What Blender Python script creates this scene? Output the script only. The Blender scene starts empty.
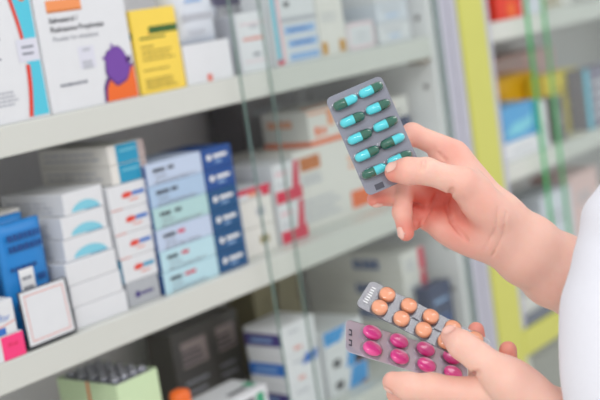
import bpy, bmesh, math, random
import numpy as np
from mathutils import Vector, Matrix

scene = bpy.context.scene
COL = scene.collection
scene.view_settings.view_transform = 'Standard'
scene.view_settings.look = 'None'
scene.view_settings.gamma = 1.0
scene.view_settings.exposure = 0.0
random.seed(7)

# ------------------------------------------------------------------ camera
F = 1200.0
ROLL = math.atan(.150); PITCH = math.atan(195 / 1200); HEAD = math.radians(40.5)
FW = np.array([math.cos(HEAD) * math.cos(PITCH), math.sin(HEAD) * math.cos(PITCH), -math.sin(PITCH)])
_rt = np.array([math.sin(HEAD), -math.cos(HEAD), 0.0]); _up = np.cross(_rt, FW)
RT = _rt * math.cos(ROLL) - _up * math.sin(ROLL)
UP = _rt * math.sin(ROLL) + _up * math.cos(ROLL)
CAM = np.array([0.0, -1.0, 0.0])

def P(x, y, Z):
    """point Z metres in front of the lens along the line of sight through (x, y)"""
    return CAM + Z * (FW + RT * (x - 300) / F + UP * (200 - y) / F)

def at_y(x, y, Y):
    r = P(x, y, 1.0) - CAM
    return CAM + r * (Y - CAM[1]) / r[1]

cd = bpy.data.cameras.new('camera'); cam = bpy.data.objects.new('camera', cd); COL.objects.link(cam)
cam.matrix_world = Matrix(((RT[0], UP[0], -FW[0], CAM[0]), (RT[1], UP[1], -FW[1], CAM[1]), (RT[2], UP[2], -FW[2], CAM[2]), (0, 0, 0, 1)))
cd.sensor_width = 36; cd.lens = 36 * F / 600; cd.clip_start = .01
cd.dof.use_dof = True; cd.dof.focus_distance = .985; cd.dof.aperture_fstop = 4.6
scene.camera = cam

# ------------------------------------------------------------------ materials
def lin(c):
    return tuple((v / 255 / 12.92 if v / 255 <= .04045 else ((v / 255 + .055) / 1.055) ** 2.4) for v in c) + (1.0,)

MATS = {}
def mat(name, rgb, rough=.5, metal=0.0, var=0.0, vscale=30.0, bump=0.0, bscale=200.0, spec=.5, sss=0.0, coat=0.0):
    if name in MATS: return MATS[name]
    m = bpy.data.materials.new(name); m.use_nodes = True
    nt = m.node_tree; b = nt.nodes['Principled BSDF']
    b.inputs['Base Color'].default_value = lin(rgb); b.inputs['Roughness'].default_value = rough
    b.inputs['Metallic'].default_value = metal; b.inputs['Specular IOR Level'].default_value = spec
    if coat: b.inputs['Coat Weight'].default_value = coat
    if sss:
        b.inputs['Subsurface Weight'].default_value = sss
        b.inputs['Subsurface Radius'].default_value = (1, .4, .25); b.inputs['Subsurface Scale'].default_value = .006
    tc = nt.nodes.new('ShaderNodeTexCoord')
    if var:
        n = nt.nodes.new('ShaderNodeTexNoise'); n.inputs['Scale'].default_value = vscale; n.inputs['Detail'].default_value = 4
        nt.links.new(tc.outputs['Object'], n.inputs['Vector'])
        mx = nt.nodes.new('ShaderNodeMix'); mx.data_type = 'RGBA'
        a = lin(rgb); mx.inputs['A'].default_value = tuple(v * (1 - var) for v in a[:3]) + (1,)
        mx.inputs['B'].default_value = tuple(min(1, v * (1 + var)) for v in a[:3]) + (1,)
        nt.links.new(n.outputs['Fac'], mx.inputs['Factor']); nt.links.new(mx.outputs['Result'], b.inputs['Base Color'])
    if bump:
        n2 = nt.nodes.new('ShaderNodeTexNoise'); n2.inputs['Scale'].default_value = bscale; n2.inputs['Detail'].default_value = 3
        nt.links.new(tc.outputs['Object'], n2.inputs['Vector'])
        bp = nt.nodes.new('ShaderNodeBump'); bp.inputs['Strength'].default_value = bump; bp.inputs['Distance'].default_value = .002
        nt.links.new(n2.outputs['Fac'], bp.inputs['Height']); nt.links.new(bp.outputs['Normal'], b.inputs['Normal'])
    MATS[name] = m
    return m

def clear_mat(name, tint, gloss_rough, base_gloss, edge_gloss):
    """see-through film or pane: transparent body with a reflecting skin"""
    if name in MATS: return MATS[name]
    m = bpy.data.materials.new(name); m.use_nodes = True; nt = m.node_tree
    nt.nodes.remove(nt.nodes['Principled BSDF']); out = nt.nodes['Material Output']
    t = nt.nodes.new('ShaderNodeBsdfTransparent'); t.inputs['Color'].default_value = tint
    g = nt.nodes.new('ShaderNodeBsdfGlossy'); g.inputs['Roughness'].default_value = gloss_rough
    lw = nt.nodes.new('ShaderNodeLayerWeight'); lw.inputs['Blend'].default_value = .5
    mr = nt.nodes.new('ShaderNodeMapRange'); mr.inputs['To Min'].default_value = base_gloss; mr.inputs['To Max'].default_value = edge_gloss
    pw = nt.nodes.new('ShaderNodeMath'); pw.operation = 'POWER'; pw.inputs[1].default_value = 2.0
    nt.links.new(lw.outputs['Facing'], pw.inputs[0]); nt.links.new(pw.outputs[0], mr.inputs['Value'])
    mx = nt.nodes.new('ShaderNodeMixShader')
    nt.links.new(mr.outputs['Result'], mx.inputs['Fac']); nt.links.new(t.outputs[0], mx.inputs[1]); nt.links.new(g.outputs[0], mx.inputs[2])
    nt.links.new(mx.outputs[0], out.inputs['Surface'])
    MATS[name] = m
    return m

C = {}   # colours of paper and print, by plain name
I = {}
def ink(name, rgb, rough=.5): I[name] = mat('ink_' + name, rgb, rough)
def card(name, rgb, rough=.42): C[name] = mat('card_' + name, rgb, rough, var=.03, vscale=60)
card('white', (224, 226, 230)); card('warm', (228, 226, 221)); card('cool', (216, 222, 232)); card('grey', (176, 180, 186))
card('yellow', (247, 214, 84)); card('lavender', (193, 208, 232)); card('skyblue', (172, 198, 226)); card('mint', (176, 212, 214)); card('paleaqua', (186, 221, 232))
card('navy', (20, 80, 130)); card('deepblue', (28, 76, 148)); card('green', (206, 228, 186)); card('pouch', (34, 132, 208)); card('teal', (20, 150, 160))
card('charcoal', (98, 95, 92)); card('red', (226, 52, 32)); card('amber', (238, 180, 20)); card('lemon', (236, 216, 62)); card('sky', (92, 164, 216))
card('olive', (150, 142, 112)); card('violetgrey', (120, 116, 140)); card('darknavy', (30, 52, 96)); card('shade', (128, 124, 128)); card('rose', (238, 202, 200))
ink('black', (62, 64, 74)); ink('text', (128, 132, 144)); ink('faint', (184, 187, 196)); ink('orange', (238, 108, 36)); ink('apricot', (240, 150, 92)); ink('purple', (116, 68, 164))
ink('purple_dark', (84, 40, 120)); ink('cyan', (84, 198, 222)); ink('red', (222, 62, 44)); ink('crimson', (214, 32, 72)); ink('pink', (248, 62, 128)); ink('darkgreen', (56, 98, 40))
ink('blue', (50, 112, 196)); ink('teal', (34, 150, 190)); ink('arc', (130, 204, 224)); ink('white', (240, 242, 244)); ink('bandblue', (150, 186, 230)); ink('gold', (204, 146, 12))
ink('palepink', (238, 190, 200)); ink('softred', (230, 140, 124)); ink('violet', (74, 62, 128)); ink('green', (60, 160, 120)); ink('navy', (24, 74, 140)); ink('olive', (150, 130, 50))
ink('mauve', (176, 160, 158)); ink('brown', (196, 110, 40)); ink('brightblue', (40, 150, 220)); ink('dark', (70, 72, 80)); ink('lilac', (217, 218, 231))

# ------------------------------------------------------------------ mesh helpers
class MB:
    """collects polygons for ONE mesh object"""
    def __init__(s): s.v = []; s.f = []; s.m = []; s.mats = []; s.smooth = []
    def mi(s, m):
        if m not in s.mats: s.mats.append(m)
        return s.mats.index(m)
    def add(s, verts, faces, m, smooth=False):
        o = len(s.v); s.v += [tuple(map(float, q)) for q in verts]; k = s.mi(m)
        for f in faces: s.f.append([i + o for i in f]); s.m.append(k); s.smooth.append(smooth)
    def bm(s, b, m, smooth=False):
        b.verts.ensure_lookup_table(); b.verts.index_update()
        s.add([v.co[:] for v in b.verts], [[v.index for v in f.verts] for f in b.faces], m, smooth); b.free()
    def box(s, x0, x1, y0, y1, z0, z1, m, bev=.0008, seg=2):
        b = bmesh.new(); bmesh.ops.create_cube(b, size=1)
        for v in b.verts: v.co = Vector(((x0 + x1) / 2 + v.co.x * (x1 - x0), (y0 + y1) / 2 + v.co.y * (y1 - y0), (z0 + z1) / 2 + v.co.z * (z1 - z0)))
        if bev: bmesh.ops.bevel(b, geom=list(b.edges), offset=bev, segments=seg, affect='EDGES', profile=.5)
        s.bm(b, m)
    def lathe(s, prof, m, n=28, M=None, sx=1, sy=1):
        """profile of (r, z) turned round z"""
        vs = []; fs = []
        for r, z in prof:
            for k in range(n):
                a = 2 * math.pi * k / n; q = Vector((r * math.cos(a) * sx, r * math.sin(a) * sy, z)); vs.append(M @ q if M else q)
        for i in range(len(prof) - 1):
            for k in range(n): fs.append([i * n + k, i * n + (k + 1) % n, (i + 1) * n + (k + 1) % n, (i + 1) * n + k])
        if prof[-1][0] > 1e-6: fs.append([(len(prof) - 1) * n + k for k in range(n)])
        if prof[0][0] > 1e-6: fs.append([k for k in range(n)][::-1])
        s.add(vs, fs, m, True)
    def build(s, name, parent=None, loc=None):
        me = bpy.data.meshes.new(name); me.from_pydata(s.v, [], s.f)
        for m in s.mats: me.materials.append(m)
        me.polygons.foreach_set('material_index', s.m); me.polygons.foreach_set('use_smooth', s.smooth); me.update()
        o = bpy.data.objects.new(name, me); COL.objects.link(o)
        if parent: o.parent = parent
        if loc is not None: o.location = loc
        return o

def tag(o, label=None, cat=None, group=None, kind=None):
    if label: o['label'] = label
    if cat: o['category'] = cat
    if group: o['group'] = group
    if kind: o['kind'] = kind
    return o

def empty(name, loc=(0, 0, 0)):
    o = bpy.data.objects.new(name, None); COL.objects.link(o); o.location = loc; o.empty_display_size = .02
    return o

def text_polys(txt, bold=0.0):
    """outline letters of the built-in font as polygons: (verts, faces), about 1 unit high"""
    cu = bpy.data.curves.new('t', 'FONT'); cu.body = txt; cu.resolution_u = 2; cu.offset = bold
    o = bpy.data.objects.new('t', cu); COL.objects.link(o)
    dg = bpy.context.evaluated_depsgraph_get(); me = bpy.data.meshes.new_from_object(o.evaluated_get(dg))
    vs = [v.co[:] for v in me.vertices]; fs = [list(p.vertices) for p in me.polygons]
    bpy.data.objects.remove(o); bpy.data.curves.remove(cu); bpy.data.meshes.remove(me)
    return vs, fs

EPS = .0003
def carton(name, label, cat, group, x0, x1, y0, dep, z0, h, m, prints=(), yaw=0.0, bulge=0.0, bev=.0009, flap=None):
    """a folded-board carton: body mesh, printed bands, lettering and emblems as its children.
    print: (part, ink, face, kind, data); faces: front, left, top; u runs left to right seen from outside, v upward"""
    w = x1 - x0
    b = MB()
    if bulge:
        n = 10; vs = []; fs = []
        for sgn in (-1, 1):
            for i in range(n + 1):
                for j in range(n + 1):
                    u = i / n; v = j / n; e = (1 - (2 * u - 1) ** 4) * (1 - (2 * v - 1) ** 4)
                    vs.append((-w / 2 + u * w, (dep / 2) + sgn * (dep / 2) * (.45 + .55 * e) , v * h))
        N = (n + 1) ** 2
        for s_ in (0, 1):
            for i in range(n):
                for j in range(n):
                    q = [s_ * N + i * (n + 1) + j, s_ * N + (i + 1) * (n + 1) + j, s_ * N + (i + 1) * (n + 1) + j + 1, s_ * N + i * (n + 1) + j + 1]
                    fs.append(q if s_ == 0 else q[::-1])
        ring = [i * (n + 1) for i in range(n + 1)] + [n * (n + 1) + j for j in range(1, n + 1)] + [i * (n + 1) + n for i in range(n - 1, -1, -1)] + [j for j in range(n - 1, 0, -1)]
        for k in range(len(ring)):
            a, c = ring[k], ring[(k + 1) % len(ring)]; fs.append([a, a + N, c + N, c])
        b.add(vs, fs, m, True)
    else:
        b.box(-w / 2, w / 2, 0, dep, 0, h, m, bev)
    root = b.build(name, loc=((x0 + x1) / 2, y0, z0 + .00015)); root.rotation_euler.z = yaw
    tag(root, label, cat, group)
    parts = {}
    def pt(face, u, v, e):
        if face == 'front': return (-w / 2 + u * w, -e, v * h)
        if face == 'left': return (-w / 2 - e, dep * (1 - u), v * h)
        return (-w / 2 + u * w, v * dep, h + e)
    asp = {'front': w / h, 'left': dep / h, 'top': w / dep}
    for pr in prints:
        part, inkn, face, kind, data = pr[:5]
        lvl = EPS * (1 + .5 * (pr[5] if len(pr) > 5 else 0))
        mb = parts.setdefault((part, len(parts) + 1), MB()) if kind != 'words' else None; M = I[inkn] if inkn in I else C[inkn]
        if kind == 'rect':
            u0, v0, u1, v1 = data
            mb.add([pt(face, u0, v0, lvl), pt(face, u1, v0, lvl), pt(face, u1, v1, lvl), pt(face, u0, v1, lvl)], [[0, 1, 2, 3]], M)
        elif kind == 'poly':
            mb.add([pt(face, u, v, lvl) for u, v in data], [list(range(len(data)))], M)
        elif kind == 'disc':
            cu, cv, rv, sq = data; n = 28; ru = rv / asp[face] * sq
            mb.add([pt(face, cu + ru * math.cos(6.2832 * k / n), cv + rv * math.sin(6.2832 * k / n), lvl) for k in range(n)], [list(range(n))], M)
        elif kind == 'words':      # rows of small print, too fine to read in the photograph
            u0, v0, u1, th, rows, gap = data; rr = random.Random(int(u0 * 997 + v0 * 331 + rows + len(label) * 7))
            for r in range(rows):       # each row one strip: words standing on a hairline
                u = u0; lim = u0 + (u1 - u0) * rr.uniform(.75, 1); v = v0 - r * gap; up = []
                while u < lim:
                    L = rr.uniform(.05, .16) * (u1 - u0) + .01; e = min(u + L, lim)
                    up += [(u, v + .12 * th), (u, v + th), (e, v + th), (e, v + .12 * th)]
                    u = e + .03 * (u1 - u0)
                vs = []; fs = []
                for a, b_ in up: vs += [pt(face, a, v, lvl), pt(face, a, b_, lvl)]
                for q in range(0, len(up) - 1):
                    if up[q][0] < up[q + 1][0]: fs.append([2 * q, 2 * q + 2, 2 * q + 3, 2 * q + 1])
                    else: pass
                # weld columns that share a position so the row stays one piece
                key = {}; idx = []; nv = []
                for q in vs:
                    kk = tuple(round(t, 7) for t in q)
                    if kk not in key: key[kk] = len(nv); nv.append(q)
                    idx.append(key[kk])
                parts.setdefault((part, len(parts) + 1), MB()).add(nv, [[idx[t] for t in f] for f in fs], M)
        elif kind == 'text':
            txt, u0, v0, hv, bold = data; vs, fs = text_polys(txt, bold)
            mb.add([pt(face, u0 + a / asp[face] * hv, v0 + c * hv, lvl) for a, c, _ in vs], fs, M)
        elif kind == 'frame':
            u0, v0, u1, v1, t = data; tu = t / asp[face]
            for q in ((u0, v0, u1, v0 + t), (u0, v1 - t, u1, v1), (u0, v0, u0 + tu, v1), (u1 - tu, v0, u1, v1)):
                mb.add([pt(face, q[0], q[1], lvl), pt(face, q[2], q[1], lvl), pt(face, q[2], q[3], lvl), pt(face, q[0], q[3], lvl)], [[0, 1, 2, 3]], M)
    for k, mb in parts.items(): mb.build(k[0], root)
    return root

S1, S2, S3 = -.077, -.309, -.541      # tops of the three shelves
TH = .0315
# ------------------------------------------------------------------ the cabinets
WHITE_LAM = mat('white_laminate', (210, 212, 206), .4, var=.02, vscale=12)
BACKM = mat('grey_back_board', (224, 222, 224), .6, var=.05, vscale=8)
ALU = mat('brushed_aluminium', (190, 190, 204), .42, metal=.2, var=.04, vscale=40)
GROOVE = mat('dark_groove', (92, 94, 104), .6)
LIME = mat('lime_frame', (205, 205, 100), .4, var=.03, vscale=20)
HOLE = mat('hole_dark', (96, 88, 88), .8)
GLASS = clear_mat('pane_glass', (.985, .995, .991, 1), .02, .002, .14)
GLASS_EDGE = mat('glass_edge_grey_green', (126, 150, 142), .25)
GLASS_EDGE2 = mat('glass_edge_green', (72, 196, 116), .25)

def pane(parent, x0, x1, y, z0, z1, edge, t=.005):
    b = MB()
    a = [(x0, y, z0), (x1, y, z0), (x1, y, z1), (x0, y, z1)]; c = [(x, y + t, z) for x, _, z in a]
    b.add(a + c, [[0, 1, 2, 3], [5, 4, 7, 6]], GLASS)
    b.add(a + c, [[4, 0, 3, 7], [1, 5, 6, 2], [4, 5, 1, 0], [3, 2, 6, 7]], edge)
    return b.build('glass_pane', parent, -parent.location)

def part(name, parent, m, *boxes, bev=.001):
    b = MB()
    for q in boxes: b.box(*q, m, bev)
    return b.build(name, parent, -parent.location)

TOPZ = .34; BOT = -1.30; DEP = .25
def shelves(root, x0, x1):
    for z in (S1, S2, S3): part('shelf', root, WHITE_LAM, (x0, x1, 0, DEP - .002, z - TH, z), bev=.0015)

lc = empty('display_cabinet', (1.0, .15, BOT))
tag(lc, 'white laminate medicine cabinet with grey metal edge, left of the lime green frame', 'cabinet')
lc_parts = []
shelves(lc, .372, 1.523)
for x0, x1 in ((.34, .372), (1.523, 1.555)):
    b = MB(); b.box(x0, x1, 0, DEP, BOT, TOPZ, mat('side_panel_white', (247, 246, 248), .45, var=.02, vscale=12), .001)
    if x0 > 1:
        for z in (-.048, -.152, -.246, -.40, -.47):
            for y in (.018, .25):
                n = 14; c0 = (1.5226, y, z)
                b.add([(1.5226, y + .0045 * math.cos(6.2832 * k / n), z + .0045 * math.sin(6.2832 * k / n)) for k in range(n)], [list(range(n))[::-1]], HOLE)
    b.build('side_panel', lc, -lc.location)
part('back_panel', lc, BACKM, (.372, 1.523, DEP - .001, DEP + .012, BOT, TOPZ))
part('top_panel', lc, WHITE_LAM, (.34, 1.555, 0, DEP + .012, TOPZ, TOPZ + .03))
part('kick_board', lc, WHITE_LAM, (.372, 1.523, .01, .03, BOT, -.66))
part('base_rail', lc, WHITE_LAM, (.372, 1.523, .0, .03, -.66, S3 - TH))
for z in (S1, S2): part('shelf_bracket', lc, mat('bracket_brown', (140, 122, 104), .5), (1.497, 1.5225, .004, .03, z - TH - .007, z - TH - .0002))
b = MB()
b.box(1.5362, 1.5600, -.012, -.0004, BOT, TOPZ + .03, ALU, .002); b.box(1.5640, 1.5875, -.012, -.0004, BOT, TOPZ + .03, ALU, .002)
b.box(1.5595, 1.5645, -.006, -.0004, BOT, TOPZ + .03, GROOVE, 0)
b.build('aluminium_profile', lc, -lc.location)
e0 = at_y(231, 0, -.010)[0]; e1 = at_y(261, 0, -.004)[0]
pane(lc, 1.0815, 1.5360, -.0125, S3 - .03, TOPZ, GLASS_EDGE, .004)
pane(lc, 1.1440, 1.5360, -.0055, S3 - .03, TOPZ, GLASS_EDGE, .004)

rc = empty('display_cabinet', (2.1, .15, BOT))
tag(rc, 'lime green framed medicine cabinet at the right, behind the raised hand', 'cabinet')
shelves(rc, 1.702, 2.70)
part('back_panel', rc, BACKM, (1.69, 2.70, DEP - .001, DEP + .012, BOT, TOPZ))
part('side_panel', rc, WHITE_LAM, (1.67, 1.7015, .0005, DEP, BOT, TOPZ))
part('side_panel', rc, WHITE_LAM, (2.70, 2.73, 0, DEP, BOT, TOPZ))
part('top_panel', rc, WHITE_LAM, (1.66, 2.73, .0, DEP + .012, TOPZ, TOPZ + .03))
part('frame_stile', rc, LIME, (1.5885, 1.6620, -.016, -.0004, BOT, TOPZ + .03), bev=.003)
part('frame_stile', rc, LIME, (2.63, 2.712, -.016, -.0005, BOT, TOPZ + .03), bev=.003)
part('frame_rail', rc, LIME, (1.6622, 2.6298, -.016, -.0005, -.626, -.582), bev=.003)
part('frame_rail', rc, LIME, (1.6622, 2.6298, -.016, -.0005, .30, .37), bev=.003)
part('frame_trim', rc, ALU, (1.6622, 1.6800, -.012, -.0005, -.5815, .2995), bev=.002)
part('frame_trim', rc, mat('slate_seal', (112, 118, 130), .5), (1.6802, 2.6298, -.012, -.0005, -.5815, -.566), bev=.002)
part('kick_board', rc, mat('kick_grey', (150, 154, 148), .5), (1.7016, 2.70, .0005, .03, BOT, S3 - TH - .0005))
pane(rc, 1.8040, 2.6295, -.0150, -.5655, .299, GLASS_EDGE2, .0072)
pane(rc, 1.8780, 2.6295, -.0070, -.5655, .299, GLASS_EDGE2, .0064)

# ------------------------------------------------------------------ top shelf, left cabinet
G = 'cartons on the top shelf of the left cabinet'
def K(name, label, group, *a, cat='carton', **k): return carton(name, label, cat, group, *a, **k)

K('medicine_carton', 'flat teal carton edge at the far left end of the top shelf', G, .640, .7255, .0004, .004, S1, .0125, C['teal'], [('lettering', 'white', 'front', 'words', (.1, .4, .8, .2, 1, .1))])
arc = [(.70 + .065 * math.sin(math.pi * min(1, k / 20 * 1.0)) + .0, 1 - k / 20) for k in range(21)]
redl = [(.795 + .075 * math.sin(math.pi * (k / 20) * .9) - .0, .99 - .97 * k / 20) for k in range(21)]
K('medicine_carton', 'white carton with a sky blue strip and thin red arc, left end of top shelf', G, .658, .8005, .005, .045, S1, .137, C['white'], [
    ('colour_band', 'cyan', 'front', 'poly', [(u, v) for u, v in redl] + [(.985, .02), (.985, .99)]),
    ('label_panel', 'lilac', 'front', 'rect', (.80, .43, .985, .60), 1),
    ('red_arc', 'red', 'front', 'poly', [(u - .018, v) for u, v in redl if v > .60 ] + [(u + .012, v) for u, v in redl[::-1] if v > .60], 2),
    ('red_arc', 'red', 'front', 'poly', [(u - .018, v) for u, v in redl if v < .43 ] + [(u + .018, v) for u, v in redl[::-1] if v < .43], 2),
    ('emblem', 'orange', 'front', 'disc', (.915, .92, .042, 1), 2),
    ('emblem', 'mauve', 'front', 'disc', (.915, .92, .018, 1), 3),
    ('lettering', 'text', 'front', 'words', (.84, .53, .95, .018, 2, .05), 2),
    ('lettering', 'text', 'front', 'words', (.50, .76, .70, .012, 1, .05)), ('lettering', 'text', 'front', 'words', (.50, .615, .72, .012, 1, .05)),
    ('lettering', 'text', 'front', 'words', (.49, .47, .70, .012, 1, .05)), ('lettering', 'text', 'front', 'words', (.48, .35, .56, .012, 1, .05)),
    ('lettering', 'faint', 'front', 'words', (.50, .22, .74, .016, 4, .03))])

blob = [(.795 + .135 * math.cos(t) * (1 + .05 * math.cos(5 * t + 1)), .285 + .142 * math.sin(t) * (1 + .05 * math.sin(6 * t))) for t in [6.2832 * k / 60 for k in range(60)]]
K('medicine_carton', 'white powder inhaler carton with a purple disc on an orange corner', G, .8030, .9285, .005, .075, S1, .139, C['white'], [
    ('colour_band', 'apricot', 'front', 'rect', (.12, .765, .50, .845)), ('colour_band', 'brown', 'front', 'rect', (.12, .752, .50, .766)),
    ('corner_panel', 'purple_dark', 'front', 'poly', [(.585, .01), (.60, .13), (.64, .19), (.985, .29), (.985, .01)]),
    ('corner_panel', 'orange', 'front', 'poly', [(.615, .01), (.64, .12), (.68, .17), (.985, .26), (.985, .01)], 1),
    ('emblem', 'purple_dark', 'front', 'poly', [((u - .795) * 1.08 + .792, (v - .285) * 1.08 + .278) for u, v in blob], 2),
    ('emblem', 'purple', 'front', 'poly', blob, 3), ('emblem', 'purple', 'front', 'poly', [(.745, .41), (.76, .465), (.79, .42)], 3),
    ('emblem', 'purple', 'front', 'poly', [(.66, .33), (.63, .36), (.69, .37)], 3), ('emblem', 'purple_dark', 'front', 'poly', [(.90, .33), (.965, .345), (.965, .30), (.91, .29)], 3),
    ('lettering', 'black', 'front', 'text', ('Salmeterol /', .125, .675, .058, .02)), ('lettering', 'black', 'front', 'text', ('Fluticasone Propionate', .125, .605, .058, .02)),
    ('lettering', 'text', 'front', 'text', ('Powder for inhalation', .135, .535, .052, 0)),
    ('lettering', 'faint', 'front', 'words', (.43, .43, .52, .025, 1, .05)), ('lettering', 'faint', 'front', 'words', (.41, .33, .53, .03, 2, .035)),
    ('lettering', 'text', 'front', 'words', (.13, .19, .44, .022, 1, .05)), ('label_panel', 'lilac', 'front', 'rect', (.38, .30, .56, .47), -.5)])
K('medicine_carton', 'bright yellow carton with a dark green bar on the top shelf', G, .9390, 1.0115, .012, .042, S1, .096, C['yellow'], [
    ('colour_band', 'darkgreen', 'front', 'rect', (.36, .70, .99, .785)), ('colour_band', 'darkgreen', 'left', 'rect', (.25, .66, .98, .74)), ('colour_band', 'orange', 'front', 'rect', (.34, .69, .36, .715)),
    ('lettering', 'darkgreen', 'front', 'words', (.14, .645, .72, .024, 1, .1)), ('lettering', 'olive', 'front', 'words', (.14, .545, .45, .02, 1, .05)),
    ('lettering', 'olive', 'front', 'words', (.14, .49, .95, .018, 3, .05)), ('lettering', 'olive', 'front', 'words', (.12, .27, .85, .018, 1, .05)),
    ('lettering', 'olive', 'front', 'words', (.12, .16, .9, .016, 4, .035))])
K('medicine_carton', 'white carton with a red dot, lying under the pillow pack on the top shelf', G, 1.0145, 1.0965, .012, .06, S1, .0475, C['white'], [
    ('emblem', 'softred', 'front', 'disc', (.47, .10, .10, 1)), ('emblem', 'red', 'front', 'disc', (.46, .13, .05, 1), 1)])
K('pillow_pack', 'white bulging pillow pack lying on the red dotted carton', G, 1.016, 1.0895, .014, .045, S1 + .0478, .074, C['cool'], [
    ('lettering', 'bandblue', 'front', 'words', (.22, .66, .7, .05, 1, .1), 4), ('lettering', 'faint', 'front', 'rect', (.1, .38, .85, .47), 4), ('lettering', 'faint', 'front', 'words', (.2, .16, .7, .04, 1, .1), 4)], bulge=.5)
K('medicine_carton', 'small white carton with a dark foot, set back between pillow pack and pink printed carton', G, 1.108, 1.160, .085, .06, S1, .090, C['cool'], [('colour_band', 'dark', 'front', 'rect', (.01, .42, .99, .62)), ('colour_band', 'black', 'front', 'rect', (.01, .80, .5, .99))])
K('medicine_carton', 'dark violet grey carton set back behind the pink printed carton', G, 1.166, 1.235, .095, .06, S1, .145, C['violetgrey'], [('lettering', 'white', 'front', 'words', (.1, .5, .9, .1, 3, .14))])
K('medicine_carton', 'white carton with pinkish print beside the cyan edged carton', G, 1.122, 1.1805, .020, .05, S1 + .0, .075, C['white'], [
    ('lettering', 'faint', 'front', 'words', (.42, .73, .72, .05, 1, .1)), ('lettering', 'softred', 'front', 'words', (.16, .53, .86, .05, 1, .1)), ('colour_band', 'palepink', 'front', 'rect', (.1, .80, .97, .815)),
    ('lettering', 'text', 'front', 'words', (.42, .26, .66, .05, 1, .1)), ('colour_band', 'palepink', 'front', 'rect', (.1, .17, .93, .185)), ('colour_band', 'faint', 'left', 'rect', (.02, .02, .98, .98))])
K('medicine_carton', 'tall slim carton with upright cyan and pink stripes on the top shelf', G, 1.1825, 1.1985, .0115, .05, S1, .150, C['white'], [
    ('colour_band', 'cyan', 'front', 'rect', (.05, .02, .50, .99)), ('colour_band', 'palepink', 'front', 'rect', (.62, .02, .98, .99)), ('corner_panel', 'crimson', 'front', 'rect', (.0, .012, .7, .055), 1)])
K('medicine_carton', 'white carton with three pale blue bands on the top shelf', G, 1.2000, 1.2740, .0125, .06, S1, .0545, C['white'], [
    ('colour_band', 'bandblue', 'front', 'rect', (.06, .70, .92, .90)), ('colour_band', 'bandblue', 'front', 'rect', (.12, .38, .95, .58)), ('colour_band', 'bandblue', 'front', 'rect', (.12, .07, .95, .25)),
    ('lettering', 'blue', 'front', 'words', (.2, .77, .8, .06, 1, .1), 1), ('lettering', 'blue', 'front', 'words', (.25, .45, .85, .06, 1, .1), 1)])
K('medicine_carton', 'white carton with bold black print, stacked on the blue banded carton', G, 1.2000, 1.2735, .0125, .06, S1 + .0548, .058, C['white'], [
    ('lettering', 'black', 'front', 'words', (.16, .62, .75, .16, 1, .1)), ('lettering', 'black', 'front', 'words', (.14, .34, .32, .11, 1, .1)), ('colour_band', 'faint', 'front', 'rect', (.0, .0, 1, .10))])
K('medicine_carton', 'tall white carton with two gold squares at its foot on the top shelf', G, 1.2765, 1.3345, .0125, .055, S1, .120, C['warm'], [
    ('emblem', 'gold', 'front', 'rect', (.03, .03, .24, .165)), ('emblem', 'gold', 'front', 'rect', (.70, .03, .93, .165)), ('lettering', 'olive', 'front', 'words', (.15, .72, .72, .03, 1, .1)), ('lettering', 'faint', 'front', 'words', (.15, .46, .75, .02, 2, .06))])
K('medicine_carton', 'low white carton with a pink outlined front near the right end of the top shelf', G, 1.3365, 1.4020, .0125, .05, S1, .0395, C['white'], [
    ('outline', 'palepink', 'front', 'frame', (.04, .08, .96, .95, .06)), ('lettering', 'faint', 'front', 'words', (.3, .55, .8, .06, 2, .2))])
K('medicine_carton', 'grey white carton with a dark lower edge, set back above the pink outlined carton', G, 1.349, 1.412, .072, .05, S1, .115, C['grey'], [('lettering', 'white', 'front', 'rect', (.1, .65, .9, .95)), ('colour_band', 'dark', 'front', 'rect', (.0, .30, .6, .42))])
for i, t in enumerate(('bottom', 'second from bottom', 'third from bottom', 'top')):
    K('medicine_carton', 'grey printed carton, %s of the stack ending the top shelf' % t, 'grey printed stack on the top shelf', 1.412, 1.4935 - .002 * (i % 2), .0125, .06, S1 + i * .0296, .0293, C['cool' if i % 2 else 'white'], [
        ('lettering', 'faint', 'front', 'words', (.15, .62, .75, .12, 1, .1)), ('lettering', 'bandblue', 'front', 'words', (.3, .30, .7, .12, 1, .2)), ('colour_band', 'faint', 'front', 'rect', (.0, .0, 1, .07))])

# ------------------------------------------------------------------ middle shelf, left cabinet
G = 'cartons on the middle shelf of the left cabinet'
hb = .0244
offs = [(.7895, .8640), (.7880, .8615), (.7870, .8600), (.7945, .8600), (.7960, .8590), (.8030, .8600)]
names = ('bottom plain', 'middle plain', 'top plain')
for i, (a, c) in enumerate(offs):
    if i < 3: lab = 'plain white carton, %s one of the stack behind the price card' % ('lowest', 'second', 'third')[i]
    else: lab = 'white carton with a pale blue arc, %s of the three arc printed ones' % ('lowest', 'middle', 'topmost')[i - 3]
    pr = [('lettering', 'faint', 'left', 'words', (.08, .55, .9, .09, 3, .2))]
    if i >= 3:
        arcp = [(.16 + .72 * k / 16, .10 + .42 * math.sin(math.pi * (k / 16)) ** .55) for k in range(17)]
        pr += [('emblem', 'arc', 'front', 'poly', [(.16, .08)] + arcp[::1][::-1] if False else arcp), ('emblem', 'teal', 'front', 'poly', [(.5, .06), (.5, .10), (.88, .10), (.9, .06)], 1)]
    K('medicine_carton', lab, 'white stack behind the price card', a, c, .012 + (.004 if i >= 3 else 0), .105, S2 + i * hb, hb - .0004, C['white'], pr, yaw=(-.02, .0, .015, -.03, .0, .02)[i])

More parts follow.
